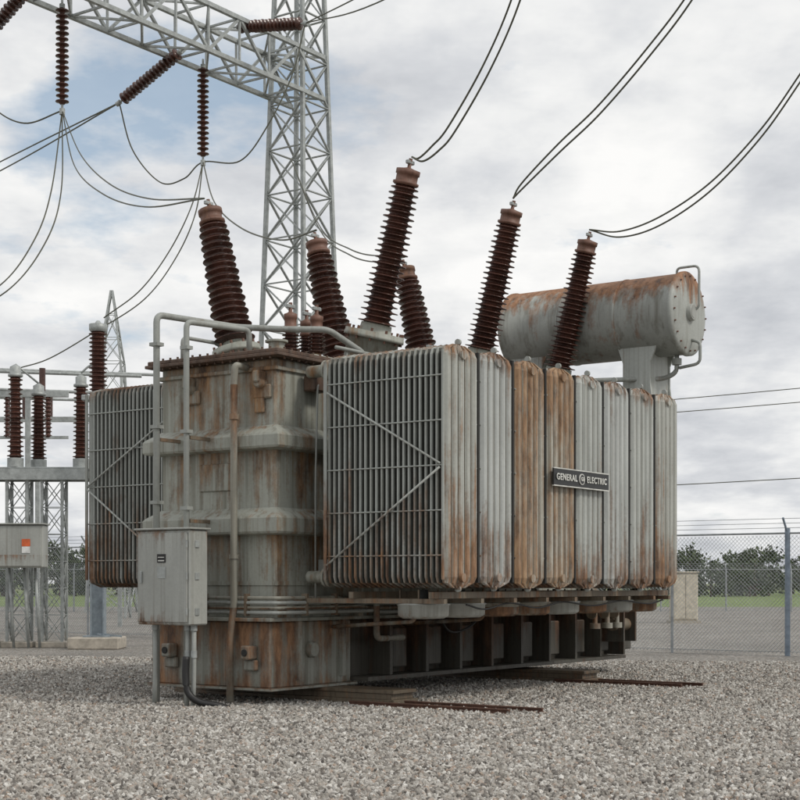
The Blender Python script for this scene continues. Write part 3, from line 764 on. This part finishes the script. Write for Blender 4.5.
me=bpy.data.meshes.new('leaves'); nq=len(V)//4
me.vertices.add(len(V)); me.vertices.foreach_set('co',V.astype(np.float32).ravel()); me.loops.add(nq*4); me.loops.foreach_set('vertex_index',np.arange(nq*4,dtype=np.int32)); me.polygons.add(nq); me.polygons.foreach_set('loop_start',np.arange(0,nq*4,4,dtype=np.int32)); me.update(calc_edges=True); me.materials.append(lm)
te=bpy.data.objects.new('distant_trees',None); S.collection.objects.link(te); te.location=(0,200,0)
o=bpy.data.objects.new('leaves',me); S.collection.objects.link(o); o.parent=te
trunk.obj('trunks',te)

# ================================================================ WORLD
w=bpy.data.worlds.new("World"); S.world=w; w.use_nodes=True
wt=NT(w); bg=w.node_tree.nodes['Background']
SEL,SAZ=math.radians(46),math.radians(118)
sky=wt.new('ShaderNodeTexSky',sky_type='NISHITA'); sky.sun_disc=False; sky.sun_elevation=SEL; sky.sun_rotation=SAZ
co=wt.new('ShaderNodeTexCoord').outputs['Generated']
sx=wt.new('ShaderNodeSeparateXYZ'); wt.link(co,sx.inputs[0])
den=wt.math('ADD',wt.math('MAXIMUM',sx.outputs[2],0.),.20)
cx=wt.new('ShaderNodeCombineXYZ'); wt.link(wt.math('DIVIDE',sx.outputs[0],den),cx.inputs[0]); wt.link(wt.math('DIVIDE',sx.outputs[1],den),cx.inputs[1])
cv=cx.outputs[0]
n1=wt.noise(wt.mapping(cv,(1.5,1.0,1),(3.3,1.2,0)),1.5,6,.55); n2=wt.noise(wt.mapping(cv,(1,1,1),(8,2,0)),3.6,5,.58)
shade=wt.math('ADD',wt.math('MULTIPLY',n1,.65),wt.math('MULTIPLY',n2,.35))
cloud=wt.ramp(shade,[(.38,(5.6,5.8,6.15)),(.46,(7.0,7.15,7.4)),(.53,(8.6,8.65,8.65)),(.61,(9.8,9.75,9.6))])
dn=wt.new('ShaderNodeVectorMath',operation='DOT_PRODUCT'); nv=wt.new('ShaderNodeVectorMath',operation='NORMALIZE'); wt.link(co,nv.inputs[0]); wt.link(nv.outputs[0],dn.inputs[0])
dn.inputs[1].default_value=Vector((-220,1500,490)).normalized()
hole=wt.ramp(dn.outputs['Value'],[(.990,0.),(.9995,.22)])
bm_=wt.ramp(wt.math('ADD',hole,wt.math('SUBTRACT',1.,wt.noise(wt.mapping(cv,(1,1,1),(5,9,0)),2.6,6,.6))),[(.60,0.),(.76,.8)])
skb=wt.mix(.45,sky.outputs[0],(4.8,6.4,7.8))
wt.link(wt.mix(bm_,cloud,skb),bg.inputs['Color']); bg.inputs['Strength'].default_value=.1
sl=bpy.data.lights.new('sun','SUN'); sl.energy=1.5; sl.angle=math.radians(11); sl.color=(1,.95,.87)
so=bpy.data.objects.new('sun',sl); S.collection.objects.link(so); so.location=(20,-10,30)
dr=Vector((math.sin(SAZ)*math.cos(SEL),math.cos(SAZ)*math.cos(SEL),math.sin(SEL)))
so.rotation_euler=dr.to_track_quat('Z','Y').to_euler()
cd=bpy.data.cameras.new('camera'); cd.lens=67.5; cd.sensor_width=36; cd.shift_y=.229; cd.clip_end=6000
c=bpy.data.objects.new('camera',cd); S.collection.objects.link(c); c.location=(0,0,1.75); c.rotation_euler=(math.pi/2,0,0); S.camera=c
S.view_settings.view_transform='Standard'; S.view_settings.look='None'; S.view_settings.exposure=0
